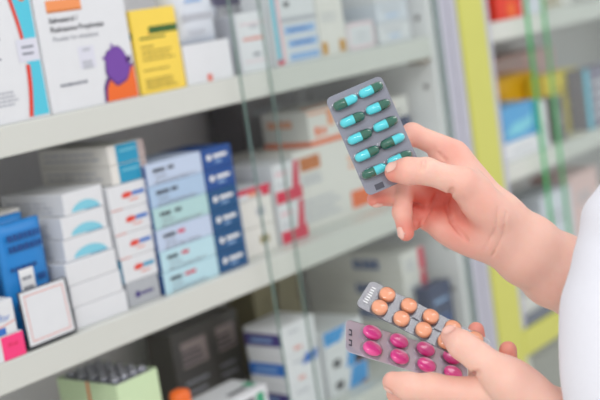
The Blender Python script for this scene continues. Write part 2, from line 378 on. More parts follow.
K('medicine_carton', 'grey carton with violet print under the four red and blue logo cartons', G, .8700, .9195, .016, .10, S2, .0285, C['grey'], [('emblem', 'violet', 'front', 'disc', (.3, .45, .14, 1)), ('lettering', 'violet', 'front', 'words', (.4, .38, .9, .12, 1, .1))])
for i in range(4):
    t = ('lowest, with a teal side', 'second from bottom', 'second from top', 'topmost')[i]
    K('medicine_carton', 'white carton with a small red and blue logo, %s of four' % t, 'red and blue logo cartons', .8685 - .0006 * i, .9215 + .0012 * i, .016, .10, S2 + .0288 + i * .0277, .0273, C['white'], [
        ('emblem', 'red', 'front', 'poly', [(.32, .50), (.36, .62), (.46, .66), (.58, .62), (.60, .48), (.5, .42), (.36, .42)]), ('lettering', 'teal' if i == 0 else 'blue', 'front', 'rect', (.60, .46, .92, .62)),
        ('lettering', 'softred', 'front', 'words', (.5, .26, .78, .07, 1, .1))] + ([('colour_band', 'teal', 'left', 'rect', (.0, .0, 1, 1))] if i == 0 else [('colour_band', 'softred', 'front', 'rect', (0, .0, .3, .04))]))
for i in range(2):
    K('medicine_carton', 'long carton with a teal and pink end, %s of two on the logo stack' % ('lower', 'upper')[i], 'teal ended cartons', .879, .9335, .018, .125, S2 + .1398 + i * .0222, .0219, C['warm'], [
        ('colour_band', 'teal', 'front', 'rect', (.20, .02, .80, .98)), ('colour_band', 'mauve', 'front', 'rect', (.80, .02, .99, .98)), ('lettering', 'arc', 'front', 'words', (.3, .6, .75, .1, 1, .2), 1),
        ('lettering', 'faint', 'left', 'words', (.08, .6, .9, .1, 2, .3))], yaw=-.01)

cols = ['paleaqua', 'paleaqua', 'lavender', 'mint', 'skyblue', 'lavender']
for i in range(6):
    t = ('bottom', 'second from bottom', 'third from bottom', 'third from top', 'second from top', 'top')[i]
    cn = {'paleaqua': 'pale aqua', 'lavender': 'pale lavender blue', 'mint': 'pale mint', 'skyblue': 'soft blue'}[cols[i]]
    K('medicine_carton', '%s carton with bold print, %s of the pale blue stack' % (cn, t), 'pale blue stack on the middle shelf', .9240 + .0005 * (i % 2), 1.0165, .0125, .075, S2 + i * .0256, .0252, C[cols[i]], [
        ('lettering', 'black', 'front', 'words', (.12, .56, .36, .18, 1, .1)), ('emblem', 'black' if i > 2 else 'crimson', 'front', 'words', (.38, .58, .52 if i else .62, .16, 1, .1)),
        ('lettering', 'text', 'front', 'words', (.14, .32, .36, .06, 1, .1)), ('lettering', 'text', 'front', 'words', (.12, .13, .88, .035, 2, .07)), ('colour_band', 'navy', 'left', 'rect', (.5, .02, 1, .98))])
for i in range(6):
    t = ('bottom', 'second from bottom', 'third from bottom', 'third from top', 'second from top', 'top')[i]
    K('medicine_carton', '%s carton with a white dot, %s of the six dark blue stack' % ('deep blue' if i > 3 else 'navy blue', t), 'dark blue stack on the middle shelf', 1.0182, 1.0700, .0125, .075, S2 + i * .0256, .0252, C['deepblue' if i > 3 else 'navy'], [
        ('emblem', 'white', 'front', 'disc', (.21, .56, .15, 1)), ('lettering', 'white', 'front', 'rect', (.36, .50, .82, .66)), ('lettering', 'bandblue', 'front', 'words', (.40, .26, .66, .12, 1, .1))])

for i in range(2):
    K('medicine_carton', 'plain cream white carton, %s of two behind the glass edge beside the navy stack' % ('lower', 'upper')[i], 'cream cartons by the glass edge', 1.084, 1.1495, .030, .10, S2 + i * .0367, .0362, C['warm'], [('emblem', 'olive' if i == 0 else 'faint', 'front', 'words', (.50, .36, .78, .28, 1, .1))])
K('medicine_carton', 'flat carton with a red edge lying on the two cream cartons', G, 1.084, 1.1500, .030, .10, S2 + .0737, .0135, C['white'], [('colour_band', 'crimson', 'front', 'rect', (0, .55, 1, 1)), ('emblem', 'crimson', 'front', 'rect', (.72, .0, .97, 1), 1), ('lettering', 'apricot', 'front', 'words', (.35, .2, .6, .3, 1, .1))])
for i in range(2):
    K('medicine_carton', 'white carton with a crimson band and stripe, %s of two under the orange carton' % ('lower', 'upper')[i], 'crimson banded cartons', 1.1570, 1.2120, .028, .10, S2 + i * .0535, .0530, C['white'], [
        ('colour_band', 'crimson', 'front', 'rect', (.0, .03, .99, .33)), ('colour_band', 'crimson', 'front', 'poly', [(.62, .3), (.90, .3), (.97, .99), (.80, .99)], 1), ('lettering', 'palepink', 'front', 'words', (.08, .72, .66, .08, 1, .1), 1), ('lettering', 'faint', 'front', 'words', (.1, .45, .55, .06, 1, .1), 1)])
K('large_medicine_carton', 'large white carton with an orange label at upper left, right of the crimson banded cartons', G, 1.2190, 1.4150, .045, .12, S2, .1120, C['warm'], [
    ('label_panel', 'brown', 'front', 'rect', (.075, .74, .30, .91)), ('lettering', 'faint', 'front', 'words', (.08, .64, .30, .04, 2, .07)), ('lettering', 'faint', 'front', 'words', (.06, .35, .50, .035, 4, .075)), ('colour_band', 'orange', 'front', 'rect', (.60, .08, .99, .30)), ('lettering', 'apricot', 'front', 'words', (.62, .7, .95, .05, 2, .1))])
K('medicine_carton', 'white and orange carton lying on the large white carton', G, 1.2680, 1.3900, .048, .085, S2 + .1123, .0500, C['warm'], [
    ('colour_band', 'orange', 'front', 'rect', (0, .0, 1, .14)), ('colour_band', 'orange', 'left', 'rect', (0, .0, 1, .14)), ('emblem', 'orange', 'front', 'rect', (.10, .24, .19, .50)), ('emblem', 'orange', 'front', 'rect', (.23, .24, .30, .46)),
    ('lettering', 'apricot', 'left', 'words', (.12, .55, .75, .2, 1, .2)), ('colour_band', 'apricot', 'front', 'rect', (.0, .86, 1, .92)), ('emblem', 'apricot', 'front', 'rect', (.36, .45, .46, .85)), ('colour_band', 'apricot', 'top', 'poly', [(.0, .05), (.1, .3), (.9, .3), (.9, .05)])])
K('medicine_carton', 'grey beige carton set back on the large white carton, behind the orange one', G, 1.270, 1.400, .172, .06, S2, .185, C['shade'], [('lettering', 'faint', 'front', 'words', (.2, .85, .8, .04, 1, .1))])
for i in range(5):
    t = ('bottom', 'second from bottom', 'middle', 'second from top', 'top')[i]
    K('medicine_carton', 'dark printed carton, %s of the stack at the end of the middle shelf' % t, 'stack by the right end of the middle shelf', 1.4240, 1.5000, .040, .10, S2 + i * .0300, .0296, C[('white', 'cool', 'white', 'darknavy', 'warm')[i]] , [
        ('lettering', 'softred', 'front', 'words', (.15, .6, .6, .12, 1, .1)), ('lettering', 'dark', 'front', 'words', (.15, .25, .85, .12, 1, .1))])

K('medicine_carton', 'plain white carton standing behind the blue pouches at the left end of the middle shelf', G, .735, .7850, .068, .05, S2, .1370, C['warm'], [('lettering', 'text', 'front', 'words', (.3, .80, .62, .07, 2, .1))])
def pouch(label, x0, x1, y, z0, h, yaw):
    K('medicine_pouch', label, 'blue pouches by the price card', x0, x1, y, .014, z0, h, C['pouch'], [
        ('lettering', 'navy', 'front', 'words', (.14, .86, .92, .05, 2, .09), 7), ('lettering', 'navy', 'front', 'words', (.1, .62, .9, .03, 1, .1), 7), ('lettering', 'navy', 'front', 'words', (.68, .50, .94, .05, 2, .12), 7), ('lettering', 'navy', 'front', 'words', (.1, .30, .2, .06, 1, .1), 7), ('lettering', 'navy', 'front', 'words', (.35, .20, .94, .05, 2, .12), 7),
        ('label_panel', 'white', 'front', 'rect', (.26, .36, .60, .62), 8), ('lettering', 'text', 'front', 'words', (.31, .53, .55, .025, 2, .08), 9)], cat='pouch', bulge=.3, yaw=yaw)
pouch('blue printed pouch with a small white label, in front of the other pouch', .7205, .7770, .024, S2, .1300, .02)
pouch('blue printed pouch half hidden, leaning behind the labelled pouch', .7260, .7720, .046, S2, .1350, .0)
K('medicine_carton', 'white carton standing at the left picture edge beside the blue pouches', G, .640, .7110, .032, .025, S2, .0860, C['warm'], [('colour_band', 'gold', 'front', 'rect', (.5, .20, .98, .24))])
K('medicine_carton', 'low white carton with a pink end, bottom left on the middle shelf', G, .630, .7120, .0015, .03, S2, .0255, C['white'], [('end_panel', 'pink', 'front', 'rect', (.66, .02, .995, .98)), ('lettering', 'crimson', 'front', 'text', ('10 ml', .74, .52, .22, .02), 1), ('lettering', 'text', 'front', 'words', (.2, .5, .6, .12, 1, .2))])
K('medicine_carton', 'white carton with a blue disc and slanted blue word, on the pink ended carton', G, .620, .7075, .003, .028, S2 + .0258, .0350, C['white'], [('emblem', 'navy', 'front', 'disc', (.635, .70, .20, 1)), ('lettering', 'blue', 'front', 'text', ('for', .78, .40, .30, .0)), ('colour_band', 'blue', 'front', 'rect', (.62, .02, .84, .22)), ('colour_band', 'softred', 'front', 'poly', [(.70, .20), (.70, .23), (.99, .36), (.99, .33)])])

# price card in its holder
ph = MB(); ph.box(-.0315, .0325, .002, .0055, 0, .0605, mat('holder_dark', (74, 78, 84), .3), .0008); ph.box(-.030, .031, .0055, .030, 0, .002, MATS['holder_dark'], .0005)
ph = ph.build('price_card_holder', loc=(.7492, .0005, S2 + .0019)); ph.rotation_euler = (-.05, 0, .03)
tag(ph, 'blank white price card with a pink outline in a dark holder on the shelf edge', 'price card holder')
q = MB(); q.box(-.0315, .0285, .0004, .0018, .0035, .0595, C['white'], .0003); q = q.build('card', ph)
z = MB()
for a in ((-.0275, .0245, .0075, .0083), (-.0275, .0245, .0547, .0555), (-.0275, -.0267, .0075, .0555), (.0237, .0245, .0075, .0555)):
    z.add([(a[0], .0001, a[2]), (a[1], .0001, a[2]), (a[1], .0001, a[3]), (a[0], .0001, a[3])], [[0, 1, 2, 3]], I['softred'])
z.build('pink_outline', q)

# ------------------------------------------------------------------ lower shelf, left cabinet
G = 'cartons on the lower shelf of the left cabinet'
# open display carton full of blister cards
b = MB(); w, d, h, t = .064, .105, .150, .0012
b.box(-w / 2, w / 2, 0, t, 0, h, C['green'], .0003); b.box(-w / 2, w / 2, d - t, d, 0, h, C['green'], .0003)
b.box(-w / 2, -w / 2 + t, t, d - t, 0, h, C['green'], .0003); b.box(w / 2 - t, w / 2, t, d - t, 0, h, C['green'], .0003); b.box(-w / 2 + t, w / 2 - t, t, d - t, 0, t, C['green'], 0)
dc = b.build('display_carton', loc=(.8720, .028, S3 + .0002)); tag(dc, 'open pale green display carton with blister cards inside, lower left', 'carton', G)
q = MB(); 
for r_ in range(2): q.add([(-w / 2 + w * (.25 + .09 * k) , -EPS, h * (.72 - .08 * r_)) for k in (0, 4, 4, 0)][:2] + [(-w / 2 + w * .61, -EPS, h * (.745 - .08 * r_)), (-w / 2 + w * .25, -EPS, h * (.745 - .08 * r_))], [[0, 1, 2, 3]], I['faint'])
q.build('lettering', dc)
q = MB(); q.add([(-w / 2 - EPS, .052, 0), (-w / 2 - EPS, .048, 0), (-w / 2 - EPS, .048, h), (-w / 2 - EPS, .052, h)], [[0, 1, 2, 3]], I['orange']); q.build('colour_band', dc)
FOIL = mat('blister_foil', (176, 178, 188), .32, metal=.85, var=.06, vscale=120, bump=.12, bscale=900)
q = MB(); q.box(-w / 2 + t + .0003, w / 2 - t - .0003, t + .0003, d - t - .0003, h - .025, h - .0235, C['grey'], 0); q.build('inner_tray', dc)
for i in range(3):
    bb = MB(); bb.box(-.029, .029, .004, d - .004, 0, .0008, FOIL, .0002)
    for cx in (-.0205, -.007, .007, .0205):
        for cy in (.014, .033, .0525, .072, .091):
            bb.lathe([(.0062, .0008), (.0060, .0045), (.0045, .0066), (.002, .0074), (0, .0076)], FOIL, 14, Matrix.Translation((cx, cy, 0)))
    o = bb.build('blister_card', loc=(.8720, .028, S3 + h - .0225 + i * .0098 + .0012))
    tag(o, 'silver blister card lying face up in the green display carton, %s of three' % ('lowest', 'middle', 'topmost')[i], 'blister card', 'blister cards in the green display carton')
# bottle with an orange cap
bt = MB(); bt.lathe([(.0001, 0), (.014, 0), (.0155, .002), (.0155, .070), (.013, .078), (.009, .082), (.009, .088)], mat('bottle_white', (226, 222, 214), .3), 28)
bt = bt.build('medicine_bottle', loc=(.9290, .024, S3 + .0002)); tag(bt, 'small bottle with an orange cap beside the green display carton', 'bottle')
cp = MB(); cp.lathe([(.012, .086), (.0128, .088), (.0128, .108), (.0115, .112), (.006, .1145), (0, .115)], mat('cap_orange', (240, 110, 40), .35), 28); cp.build('cap', bt)
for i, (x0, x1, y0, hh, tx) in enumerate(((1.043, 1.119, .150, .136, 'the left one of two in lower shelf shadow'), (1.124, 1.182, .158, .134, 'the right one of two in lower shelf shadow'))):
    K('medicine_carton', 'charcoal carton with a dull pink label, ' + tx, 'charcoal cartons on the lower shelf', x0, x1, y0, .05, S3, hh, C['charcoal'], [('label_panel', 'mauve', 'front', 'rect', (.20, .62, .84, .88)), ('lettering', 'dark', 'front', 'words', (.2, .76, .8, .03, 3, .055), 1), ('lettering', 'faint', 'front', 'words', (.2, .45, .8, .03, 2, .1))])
for i in range(2):
    K('medicine_carton', 'flat white carton with black word and green mark, %s of two at the shelf front' % ('lower', 'upper')[i], 'flat white cartons at the lower shelf front', .968 + .004 * i, 1.060 + .004 * i, .010, .060, S3 + i * .0385, .038, C['white'], [('lettering', 'black', 'front', 'rect', (.40, .60, .72, .78)), ('emblem', 'green', 'front', 'rect', (.76, .42, .92, .82)), ('lettering', 'faint', 'front', 'words', (.3, .25, .8, .1, 1, .1)),
        ('lettering', 'black', 'top', 'rect', (.42, .22, .78, .36)), ('emblem', 'green', 'top', 'rect', (.82, .2, .96, .5))])
for i in range(3):
    bc = ('violet', 'blue', 'violet')[i]
    t = ('bottom', 'blue banded, middle', 'violet banded, topmost')[i]
    K('medicine_carton', 'white carton, %s of the side banded stack behind the glass edges' % t, 'banded stack on the lower shelf', 1.1335 + .0015 * (i % 2), 1.2050, .036, .066, S3 + i * .0417, .0413, C['white'], [
        ('colour_band', bc, 'left', 'rect', (0, .38, 1, .80)), ('lettering', 'bandblue', 'left', 'words', (.15, .52, .8, .12, 1, .1), 1), ('lettering', 'faint', 'front', 'words', (.2, .70, .6, .08, 1, .1)), ('lettering', 'softred', 'front', 'words', (.3, .12, .55, .1, 1, .1))] + ([('colour_band', 'blue', 'front', 'poly', [(.45, .55), (.60, .88), (.99, .88), (.90, .55)])] if i == 1 else []))
for i in range(3):
    t = ('bottom', 'middle', 'topmost')[i]
    K('medicine_carton', 'white carton with bright blue wave, %s of the stack behind the pink blister pack' % t, 'blue wave stack on the lower shelf', 1.2110, 1.3000, .030 , .08, S3 + i * .0314, .0311, C['white'], [
        ('colour_band', 'brightblue', 'front', 'poly', [(.0, .35), (.0, .98), (.62, .98), (.40, .35)] if i == 2 else [(.45, .02), (.60, .98), (1, .98), (.95, .02)]), ('emblem', 'dark', 'front', 'rect', (.14, .25, .34, .62) if i < 2 else (.66, .1, .86, .6)), ('corner_panel', 'orange', 'front', 'rect', (.70, .0, .99, .42) if i == 1 else (.80, .0, .95, .12))])
for i in range(4):
    t = ('bottom', 'second lowest', 'second highest', 'topmost')[i]
    K('long_medicine_carton', 'long white carton with crimson end stripe, %s of the stack below the raised hand' % t, 'long cartons with crimson stripes', 1.4140, 1.4750, .030, .19, S3 + i * .0384, .0380, C['warm'], [
        ('colour_band', 'crimson', 'front', 'rect', (.72, .03, .99, .97)), ('lettering', 'faint', 'front', 'words', (.15, .5, .6, .12, 2, .25)), ('lettering', 'navy', 'left', 'words', (.52, .36, .84, .42, 1, .1))])
K('medicine_carton', 'dark navy carton at the right end of the lower shelf', G, 1.4340, 1.4960, .003, .025, S3, .0960, C['darknavy'], [('lettering', 'bandblue', 'front', 'words', (.2, .70, .85, .06, 1, .1)), ('lettering', 'blue', 'front', 'words', (.15, .45, .9, .03, 3, .1))])
for i, (x0, x1, hh) in enumerate(((1.255, 1.305, .165), (1.312, 1.362, .178))):
    K('medicine_carton', 'olive grey carton at the back of the lower shelf, %s of two' % ('left', 'right')[i], 'olive cartons at the back', x0, x1, .19, .05, S3, hh, C['olive'], [('colour_band', 'crimson', 'front', 'rect', (.0, .85, .6, .97))])

# ------------------------------------------------------------------ right cabinet
G = 'cartons in the right cabinet'
K('medicine_carton', 'bright red carton at the left end of the right cabinet top shelf', G, 1.7480, 1.8340, .012, .06, S1, .115, C['red'], [('emblem', 'orange', 'front', 'disc', (.55, .12, .12, 1))])
K('medicine_carton', 'pale carton beside the red one behind the green glass edges', G, 1.850, 1.910, .02, .06, S1, .10, C['cool'], [('lettering', 'faint', 'front', 'words', (.2, .3, .8, .05, 2, .1))])
K('medicine_carton', 'cream carton on the right cabinet top shelf, right of the green glass edges', G, 1.930, 2.05, .03, .08, S1, .10, C['warm'], [('lettering', 'olive', 'front', 'words', (.1, .15, .7, .06, 2, .1))])
K('medicine_carton', 'slim white carton upright at the left end of the right cabinet middle shelf', G, 1.7055, 1.7195, .012, .05, S2, .110, C['white'], [('lettering', 'faint', 'front', 'words', (.2, .5, .8, .02, 3, .1))])
K('medicine_carton', 'white carton lying under the light blue carton', G, 1.7220, 1.8370, .012, .07, S2, .030, C['white'], [('lettering', 'faint', 'front', 'words', (.2, .4, .8, .1, 1, .1))])
K('medicine_carton', 'light blue carton with a cloudy print, on a white carton behind the lime frame', G, 1.7240, 1.8370, .012, .07, S2 + .0303, .058, C['sky'], [('colour_band', 'arc', 'front', 'poly', [(.02, .2), (.3, .5), (.7, .55), (.98, .75), (.98, .35), (.5, .15)]), ('colour_band', 'teal', 'front', 'rect', (.88, .0, 1, 1), 1)])
K('medicine_carton', 'wide amber yellow carton standing behind the light blue carton', G, 1.800, 1.9930, .095, .05, S2, .124, C['amber'], [('lettering', 'gold', 'front', 'words', (.1, .7, .5, .05, 1, .1))])
K('medicine_carton', 'white upright carton between the two green glass edges', G, 1.8480, 1.8760, .012, .06, S2, .082, C['white'], [('lettering', 'faint', 'front', 'words', (.2, .5, .8, .04, 3, .1))])
K('medicine_carton', 'dark brown upright carton beside the lemon yellow carton', G, 1.9080, 1.9450, .012, .03, S2, .080, C['charcoal'], [('lettering', 'mauve', 'front', 'words', (.2, .6, .8, .05, 3, .12))])
K('medicine_carton', 'lemon yellow carton at the right of the right cabinet middle shelf', G, 1.9550, 2.0850, .050, .04, S2, .114, C['lemon'], [('lettering', 'olive', 'front', 'words', (.2, .7, .8, .04, 2, .1))])
K('medicine_carton', 'grey violet carton with a cyan edge, at the right picture edge', G, 2.0300, 2.1600, .012, .035, S2, .112, C['violetgrey'], [('colour_band', 'cyan', 'front', 'rect', (.0, .0, .14, 1)), ('lettering', 'white', 'front', 'words', (.25, .7, .9, .06, 4, .18))])
K('medicine_carton', 'wide pale pink carton lying at the back above the yellow cartons', G, 1.80, 2.20, .155, .08, S2, .150, C['rose'], [('lettering', 'faint', 'front', 'words', (.2, .9, .8, .04, 1, .1))])
for i, (x0, x1, y0, hh, cn, lab) in enumerate(((1.720, 1.790, .05, .125, 'olive', 'olive green carton on the right cabinet lower shelf behind the wrist'), (1.797, 1.842, .03, .115, 'warm', 'cream carton on the right cabinet lower shelf behind the forearm'), (1.870, 1.985, .04, .14, 'cool', 'pale blue grey carton on the right cabinet lower shelf by the sleeve'), (2.00, 2.12, .05, .15, 'rose', 'rose white carton on the right cabinet lower shelf, far right'))):
    K('medicine_carton', lab, G, x0, x1, y0, .08, S3, hh, C[cn], [('lettering', 'faint', 'front', 'words', (.2, .7, .8, .05, 2, .1))])

# floor
fl = MB(); fl.box(-2.5, 4.5, -3.5, 1.2, BOT - .05, BOT, mat('floor_tile', (232, 228, 222), .4, var=.05, vscale=5), 0)
tag(fl.build('floor'), kind='structure')
wl = MB(); wl.box(-2.5, 4.5, .36, .46, BOT, 1.4, mat('wall_paint', (228, 228, 224), .7, var=.03, vscale=3), 0)
tag(wl.build('wall_back'), kind='structure')
# ------------------------------------------------------------------ the person: one distance field, one skin
def smin(a, b, k):
    h = np.clip(.5 + .5 * (b - a) / k, 0, 1)
    return b + (a - b) * h - k * h * (1 - h)

class Cone:
    def __init__(s, a, b, ra, rb):
        s.a = np.array(a, float); s.d = np.array(b, float) - s.a; s.ra = ra; s.rb = rb; s.L2 = max(1e-12, s.d @ s.d)
    def __call__(s, p):
        q = p - s.a; h = np.clip(q @ s.d / s.L2, 0, 1)
        r = q - h[:, None] * s.d
        return np.sqrt(np.einsum('ij,ij->i', r, r)) - (s.ra + (s.rb - s.ra) * h)
class Ell:
    """ellipsoid with axes along the lens frame"""
    def __init__(s, c, rx, ry, rz, ang=0.0):
        s.c = np.array(c, float); ca, sa = math.cos(ang), math.sin(ang)
        s.B = np.array([RT * ca + UP * sa, -RT * sa + UP * ca, FW]); s.r = np.array([rx, ry, rz]); s.ra = max(rx, ry, rz)
    def __call__(s, p):
        q = (p - s.c) @ s.B.T
        k0 = np.linalg.norm(q / s.r, axis=1); k1 = np.linalg.norm(q / s.r ** 2, axis=1)
        return k0 * (k0 - 1) / np.maximum(k1, 1e-9)

def reach(prims, k):
    lo = np.full(3, 1e9); hi = -lo
    for q in prims:
        if isinstance(q, Cone): e = np.array([q.a, q.a + q.d]); r = max(q.ra, q.rb)
        else: e = q.c[None]; r = q.ra
        lo = np.minimum(lo, e.min(0) - r - k - .012); hi = np.maximum(hi, e.max(0) + r + k + .012)
    return lo, hi

class Group:
    def __init__(s, prims, k): s.prims = prims; s.k = k; s.lo, s.hi = reach(prims, k)
    def far(s, plo, phi, m): return (plo > s.hi + m).any() or (phi < s.lo - m).any()
    def __call__(s, p):
        d = None
        for q in s.prims:
            e = q(p); d = e if d is None else smin(d, e, s.k)
        return d

class Field:
    """base groups blended softly, fingers joined to the hand but not to each other, creases cut last"""
    def __init__(s): s.items = []; s.cuts = []
    def add(s, g, k): s.items.append((g, k))
    def __call__(s, p):
        plo, phi = p.min(0), p.max(0)
        small = len(p) > 1 and (phi - plo).max() < .12     # a small patch: leave out what cannot reach it
        base = np.full(len(p), .06); hands = []
        for g, k in s.items:
            if small and g.far(plo, phi, abs(k)): continue
            e = g(p)
            if k < 0: hands.append((e, -k))
            else: base = smin(base, e, k or .001)
        d = base
        for e, k in hands: d = np.minimum(d, smin(base, e, k))
        for c, k in s.cuts:
            if not ((plo > c.hi).any() or (phi < c.lo).any()): d = -smin(-d, c(p), k)
        return d

def surface_nets(field, lo, hi, h, rough_k=.03):
    lo = np.array(lo); n = np.ceil((np.array(hi) - lo) / h).astype(int) + 1
    B = 20; G = np.full(n, 1.0, np.float32)
    nb = np.ceil(n / B).astype(int)
    I = np.stack(np.meshgrid(*[np.arange(k) for k in nb], indexing='ij'), -1).reshape(-1, 3)
    dc = np.concatenate([field(q) for q in np.array_split(lo + (I * B + (B - 1) / 2) * h, 8)])
    half = B * h * .5 * 1.74
    for i, d in zip(I, dc):
        s0 = i * B; s1 = np.minimum(s0 + B, n); sl = tuple(slice(a, b) for a, b in zip(s0, s1))
        if abs(d) > half * 1.25 + .004: G[sl] = np.sign(d); continue
        ax = [lo[k] + np.arange(s0[k], s1[k]) * h for k in range(3)]
        pts = np.stack(np.meshgrid(*ax, indexing='ij'), -1).reshape(-1, 3)
        G[sl] = field(pts).reshape([len(a) for a in ax])
    ins = G < 0
    c = [(a, b, e) for a in (0, 1) for b in (0, 1) for e in (0, 1)]
    m = np.array(n) - 1
    cnt = sum(ins[a:a + m[0], b:b + m[1], e:e + m[2]].astype(np.int8) for a, b, e in c)
    act = (cnt > 0) & (cnt < 8)
    idx = np.full(m, -1, np.int32); cells = np.argwhere(act); idx[act] = np.arange(len(cells))
    acc = np.zeros((len(cells), 3)); num = np.zeros(len(cells))
    val = {q: G[cells[:, 0] + q[0], cells[:, 1] + q[1], cells[:, 2] + q[2]] for q in c}
    for q in c:
        for k in range(3):
            if q[k]: continue
            r = list(q); r[k] = 1; va, vb = val[q], val[tuple(r)]
            x = (va < 0) != (vb < 0); t = np.where(x, va / np.where(x, va - vb, 1), 0)
            pt = np.zeros((len(cells), 3)); pt[:] = q; pt[:, k] += t
            acc[x] += pt[x]; num[x] += 1
    V = lo + (cells + acc / num[:, None]) * h
    F = []
    for k in range(3):
        u, w = (k + 1) % 3, (k + 2) % 3
        A = np.take(ins, range(0, n[k] - 1), axis=k); Bq = np.take(ins, range(1, n[k]), axis=k)
        ed = np.argwhere(A != Bq); ed = ed[(ed[:, u] > 0) & (ed[:, w] > 0) & (ed[:, u] < m[u]) & (ed[:, w] < m[w])]
        fl = A[ed[:, 0], ed[:, 1], ed[:, 2]]
        def cell(du, dw):
            e = ed.copy(); e[:, u] -= du; e[:, w] -= dw; return idx[e[:, 0], e[:, 1], e[:, 2]]
        Q = np.stack([cell(1, 1), cell(0, 1), cell(0, 0), cell(1, 0)], 1)
        Q[~fl] = Q[~fl][:, ::-1]; F.append(Q)
    F = np.concatenate(F); F = F[(F >= 0).all(1)]
    # settle the vertices on the surface
    for _ in range(2):
        for s in range(0, len(V), 1500):
            p = V[s:s + 1500]; d = field(p); g = np.zeros_like(p); e = h * .4
            for k in range(3):
                o = np.zeros(3); o[k] = e; g[:, k] = (field(p + o) - field(p - o)) / (2 * e)
            g2 = np.maximum((g * g).sum(1), .25)
            V[s:s + 1500] = p - np.clip(d / g2, -h * .6, h * .6)[:, None] * g
    return V, F

def mesh_obj(name, V, F, m, parent=None, attr=None):
    me = bpy.data.meshes.new(name)
    me.vertices.add(len(V)); me.vertices.foreach_set('co', V.astype(np.float32).ravel())
    me.loops.add(F.size); me.loops.foreach_set('vertex_index', F.astype(np.int32).ravel())
    me.polygons.add(len(F)); me.polygons.foreach_set('loop_start', np.arange(0, F.size, 4, dtype=np.int32))
    me.polygons.foreach_set('use_smooth', np.ones(len(F), bool)); me.update(calc_edges=True); me.validate()
    if attr is not None:
        a = me.attributes.new('flush_shade', 'FLOAT', 'POINT'); a.data.foreach_set('value', attr.astype(np.float32))
    me.materials.append(m)
    o = bpy.data.objects.new(name, me); COL.objects.link(o)
    if parent: o.parent = parent
    return o

mm = .001
def chain(pts, rad, k=.004):
    q = [P(*p) for p in pts]
    return Group([Cone(q[i], q[i + 1], rad[i] * mm, rad[i + 1] * mm) for i in range(len(q) - 1)], k)
def flat_chain(pts, rad, off, ang, k=.012):
    """limb of oval section: two cones side by side, offset across the limb in the picture plane"""
    prims = []
    dirv = RT * math.cos(ang) + UP * math.sin(ang)
    q = [P(*p) for p in pts]
    for i in range(len(q) - 1):
        for s in (-1, 1):
            prims.append(Cone(q[i] + s * dirv * off[i] * mm, q[i + 1] + s * dirv * off[i + 1] * mm, rad[i] * mm, rad[i + 1] * mm))
    return Group(prims, k)

body = Field()
# right arm (holds the capsules): wrist, forearm, elbow, upper arm
cross = math.atan2(-.85, -.53)          # across the forearm, in the picture plane
body.add(flat_chain([(497, 226, 1.012), (527, 250, 1.022), (556, 270, 1.04), (606, 300, 1.09), (668, 338, 1.165)], [18, 20, 23, 27, 30], [8.5, 8.5, 8, 8, 6], cross), 0)
body.add(chain([(668, 338, 1.165), (700, 200, 1.215), (728, 110, 1.24)], [33, 42, 50], .02), .03)
# right palm
palm = [Cone(P(498, 215, 1.012), P(462, 160, 1.026), .017, .0105), Cone(P(496, 222, 1.016), P(453, 172, 1.034), .0165, .010),
        Cone(P(492, 230, 1.018), P(448, 193, 1.040), .0165, .010), Cone(P(488, 240, 1.016), P(430, 217, 1.040), .0165, .0098), Cone(P(472, 240, 1.018), P(429, 219, 1.034), .0125, .0095),
        Ell(P(459, 234, 1.020), .026, .0125, .014, -.32),
        Ell(P(483, 206, .994), .021, .015, .014, -.72)]
palm += [Cone(P(476, 186, .998), P(448, 157, 1.028), .011, .009), Cone(P(466, 184, .996), P(438, 160, 1.034), .008, .008)]
body.add(Group(palm, .010), .014)
# fingers of the right hand
FING = {}
def finger(name, pts, rad, k=-.006, kk=.004):
    FING[name] = (pts, rad); body.add(chain(pts, rad, kk), k)
finger('r_thumb', [(492, 214, .998), (462, 183, .984), (426, 171, .980), (408, 171, .982), (395, 172, .987)], [13, 12.2, 10.2, 10.3, 8.6], -.010, .006)
finger('r_index', [(455, 152, 1.030), (412, 134, 1.034), (388, 150, 1.024), (378, 166, 1.016)], [10.5, 9.2, 7.8, 6.8])
finger('r_middle', [(449, 176, 1.038), (414, 183, 1.046), (391, 196, 1.030), (375, 199, 1.020)], [10, 9, 8, 7])
finger('r_ring', [(441, 197, 1.042), (405, 190, 1.030), (402, 212, 1.010), (406, 233, 1.000)], [9.5, 8.6, 7.8, 6.8])
finger('r_little', [(428, 217, 1.042), (416, 199, 1.050), (412, 213, 1.036), (413, 224, 1.026)], [8.6, 7.6, 6.8, 6])

# left arm and hand (holds the two tablet packs)
cross2 = math.atan2(.82, .57)
body.add(flat_chain([(556, 425, .930), (590, 452, .915), (640, 500, .880), (735, 600, .82)], [17.5, 19, 24, 32], [9, 9, 8, 4], cross2), .02)
body.add(chain([(735, 600, .82), (700, 420, .86), (668, 262, .885)], [34, 44, 50], .02), .03)
palm2 = [Cone(P(552, 416, .925), P(480, 394, .928), .018, .0115), Cone(P(556, 420, .932), P(490, 402, .948), .017, .0105),
         Cone(P(558, 420, .942), P(502, 404, .968), .017, .0100), Cone(P(560, 420, .950), P(520, 400, .982), .016, .0095),
         Ell(P(520, 388, .912), .030, .0175, .016, -.66)]
body.add(Group(palm2, .012), .016)
finger('l_thumb', [(545, 408, .915), (507, 380, .903), (477, 356, .916), (462, 345, .924), (451, 336, .9335)], [15.5, 12.8, 10.2, 9.8, 8.2], -.012, .008)
finger('l_index', [(482, 394, .926), (432, 388, .932), (408, 386, .936), (393, 382, .941)], [12, 10.8, 9.9, 8.4], -.010, .006)
finger('l_middle', [(492, 404, .950), (438, 402, .957), (412, 398, .962), (396, 394, .966)], [11, 10.0, 9, 7.8], -.008)
finger('l_ring', [(503, 405, .970), (479, 386, 1.006), (478, 352, 1.010), (476, 330, 1.004)], [10.5, 9.5, 8.2, 6.8], -.008)
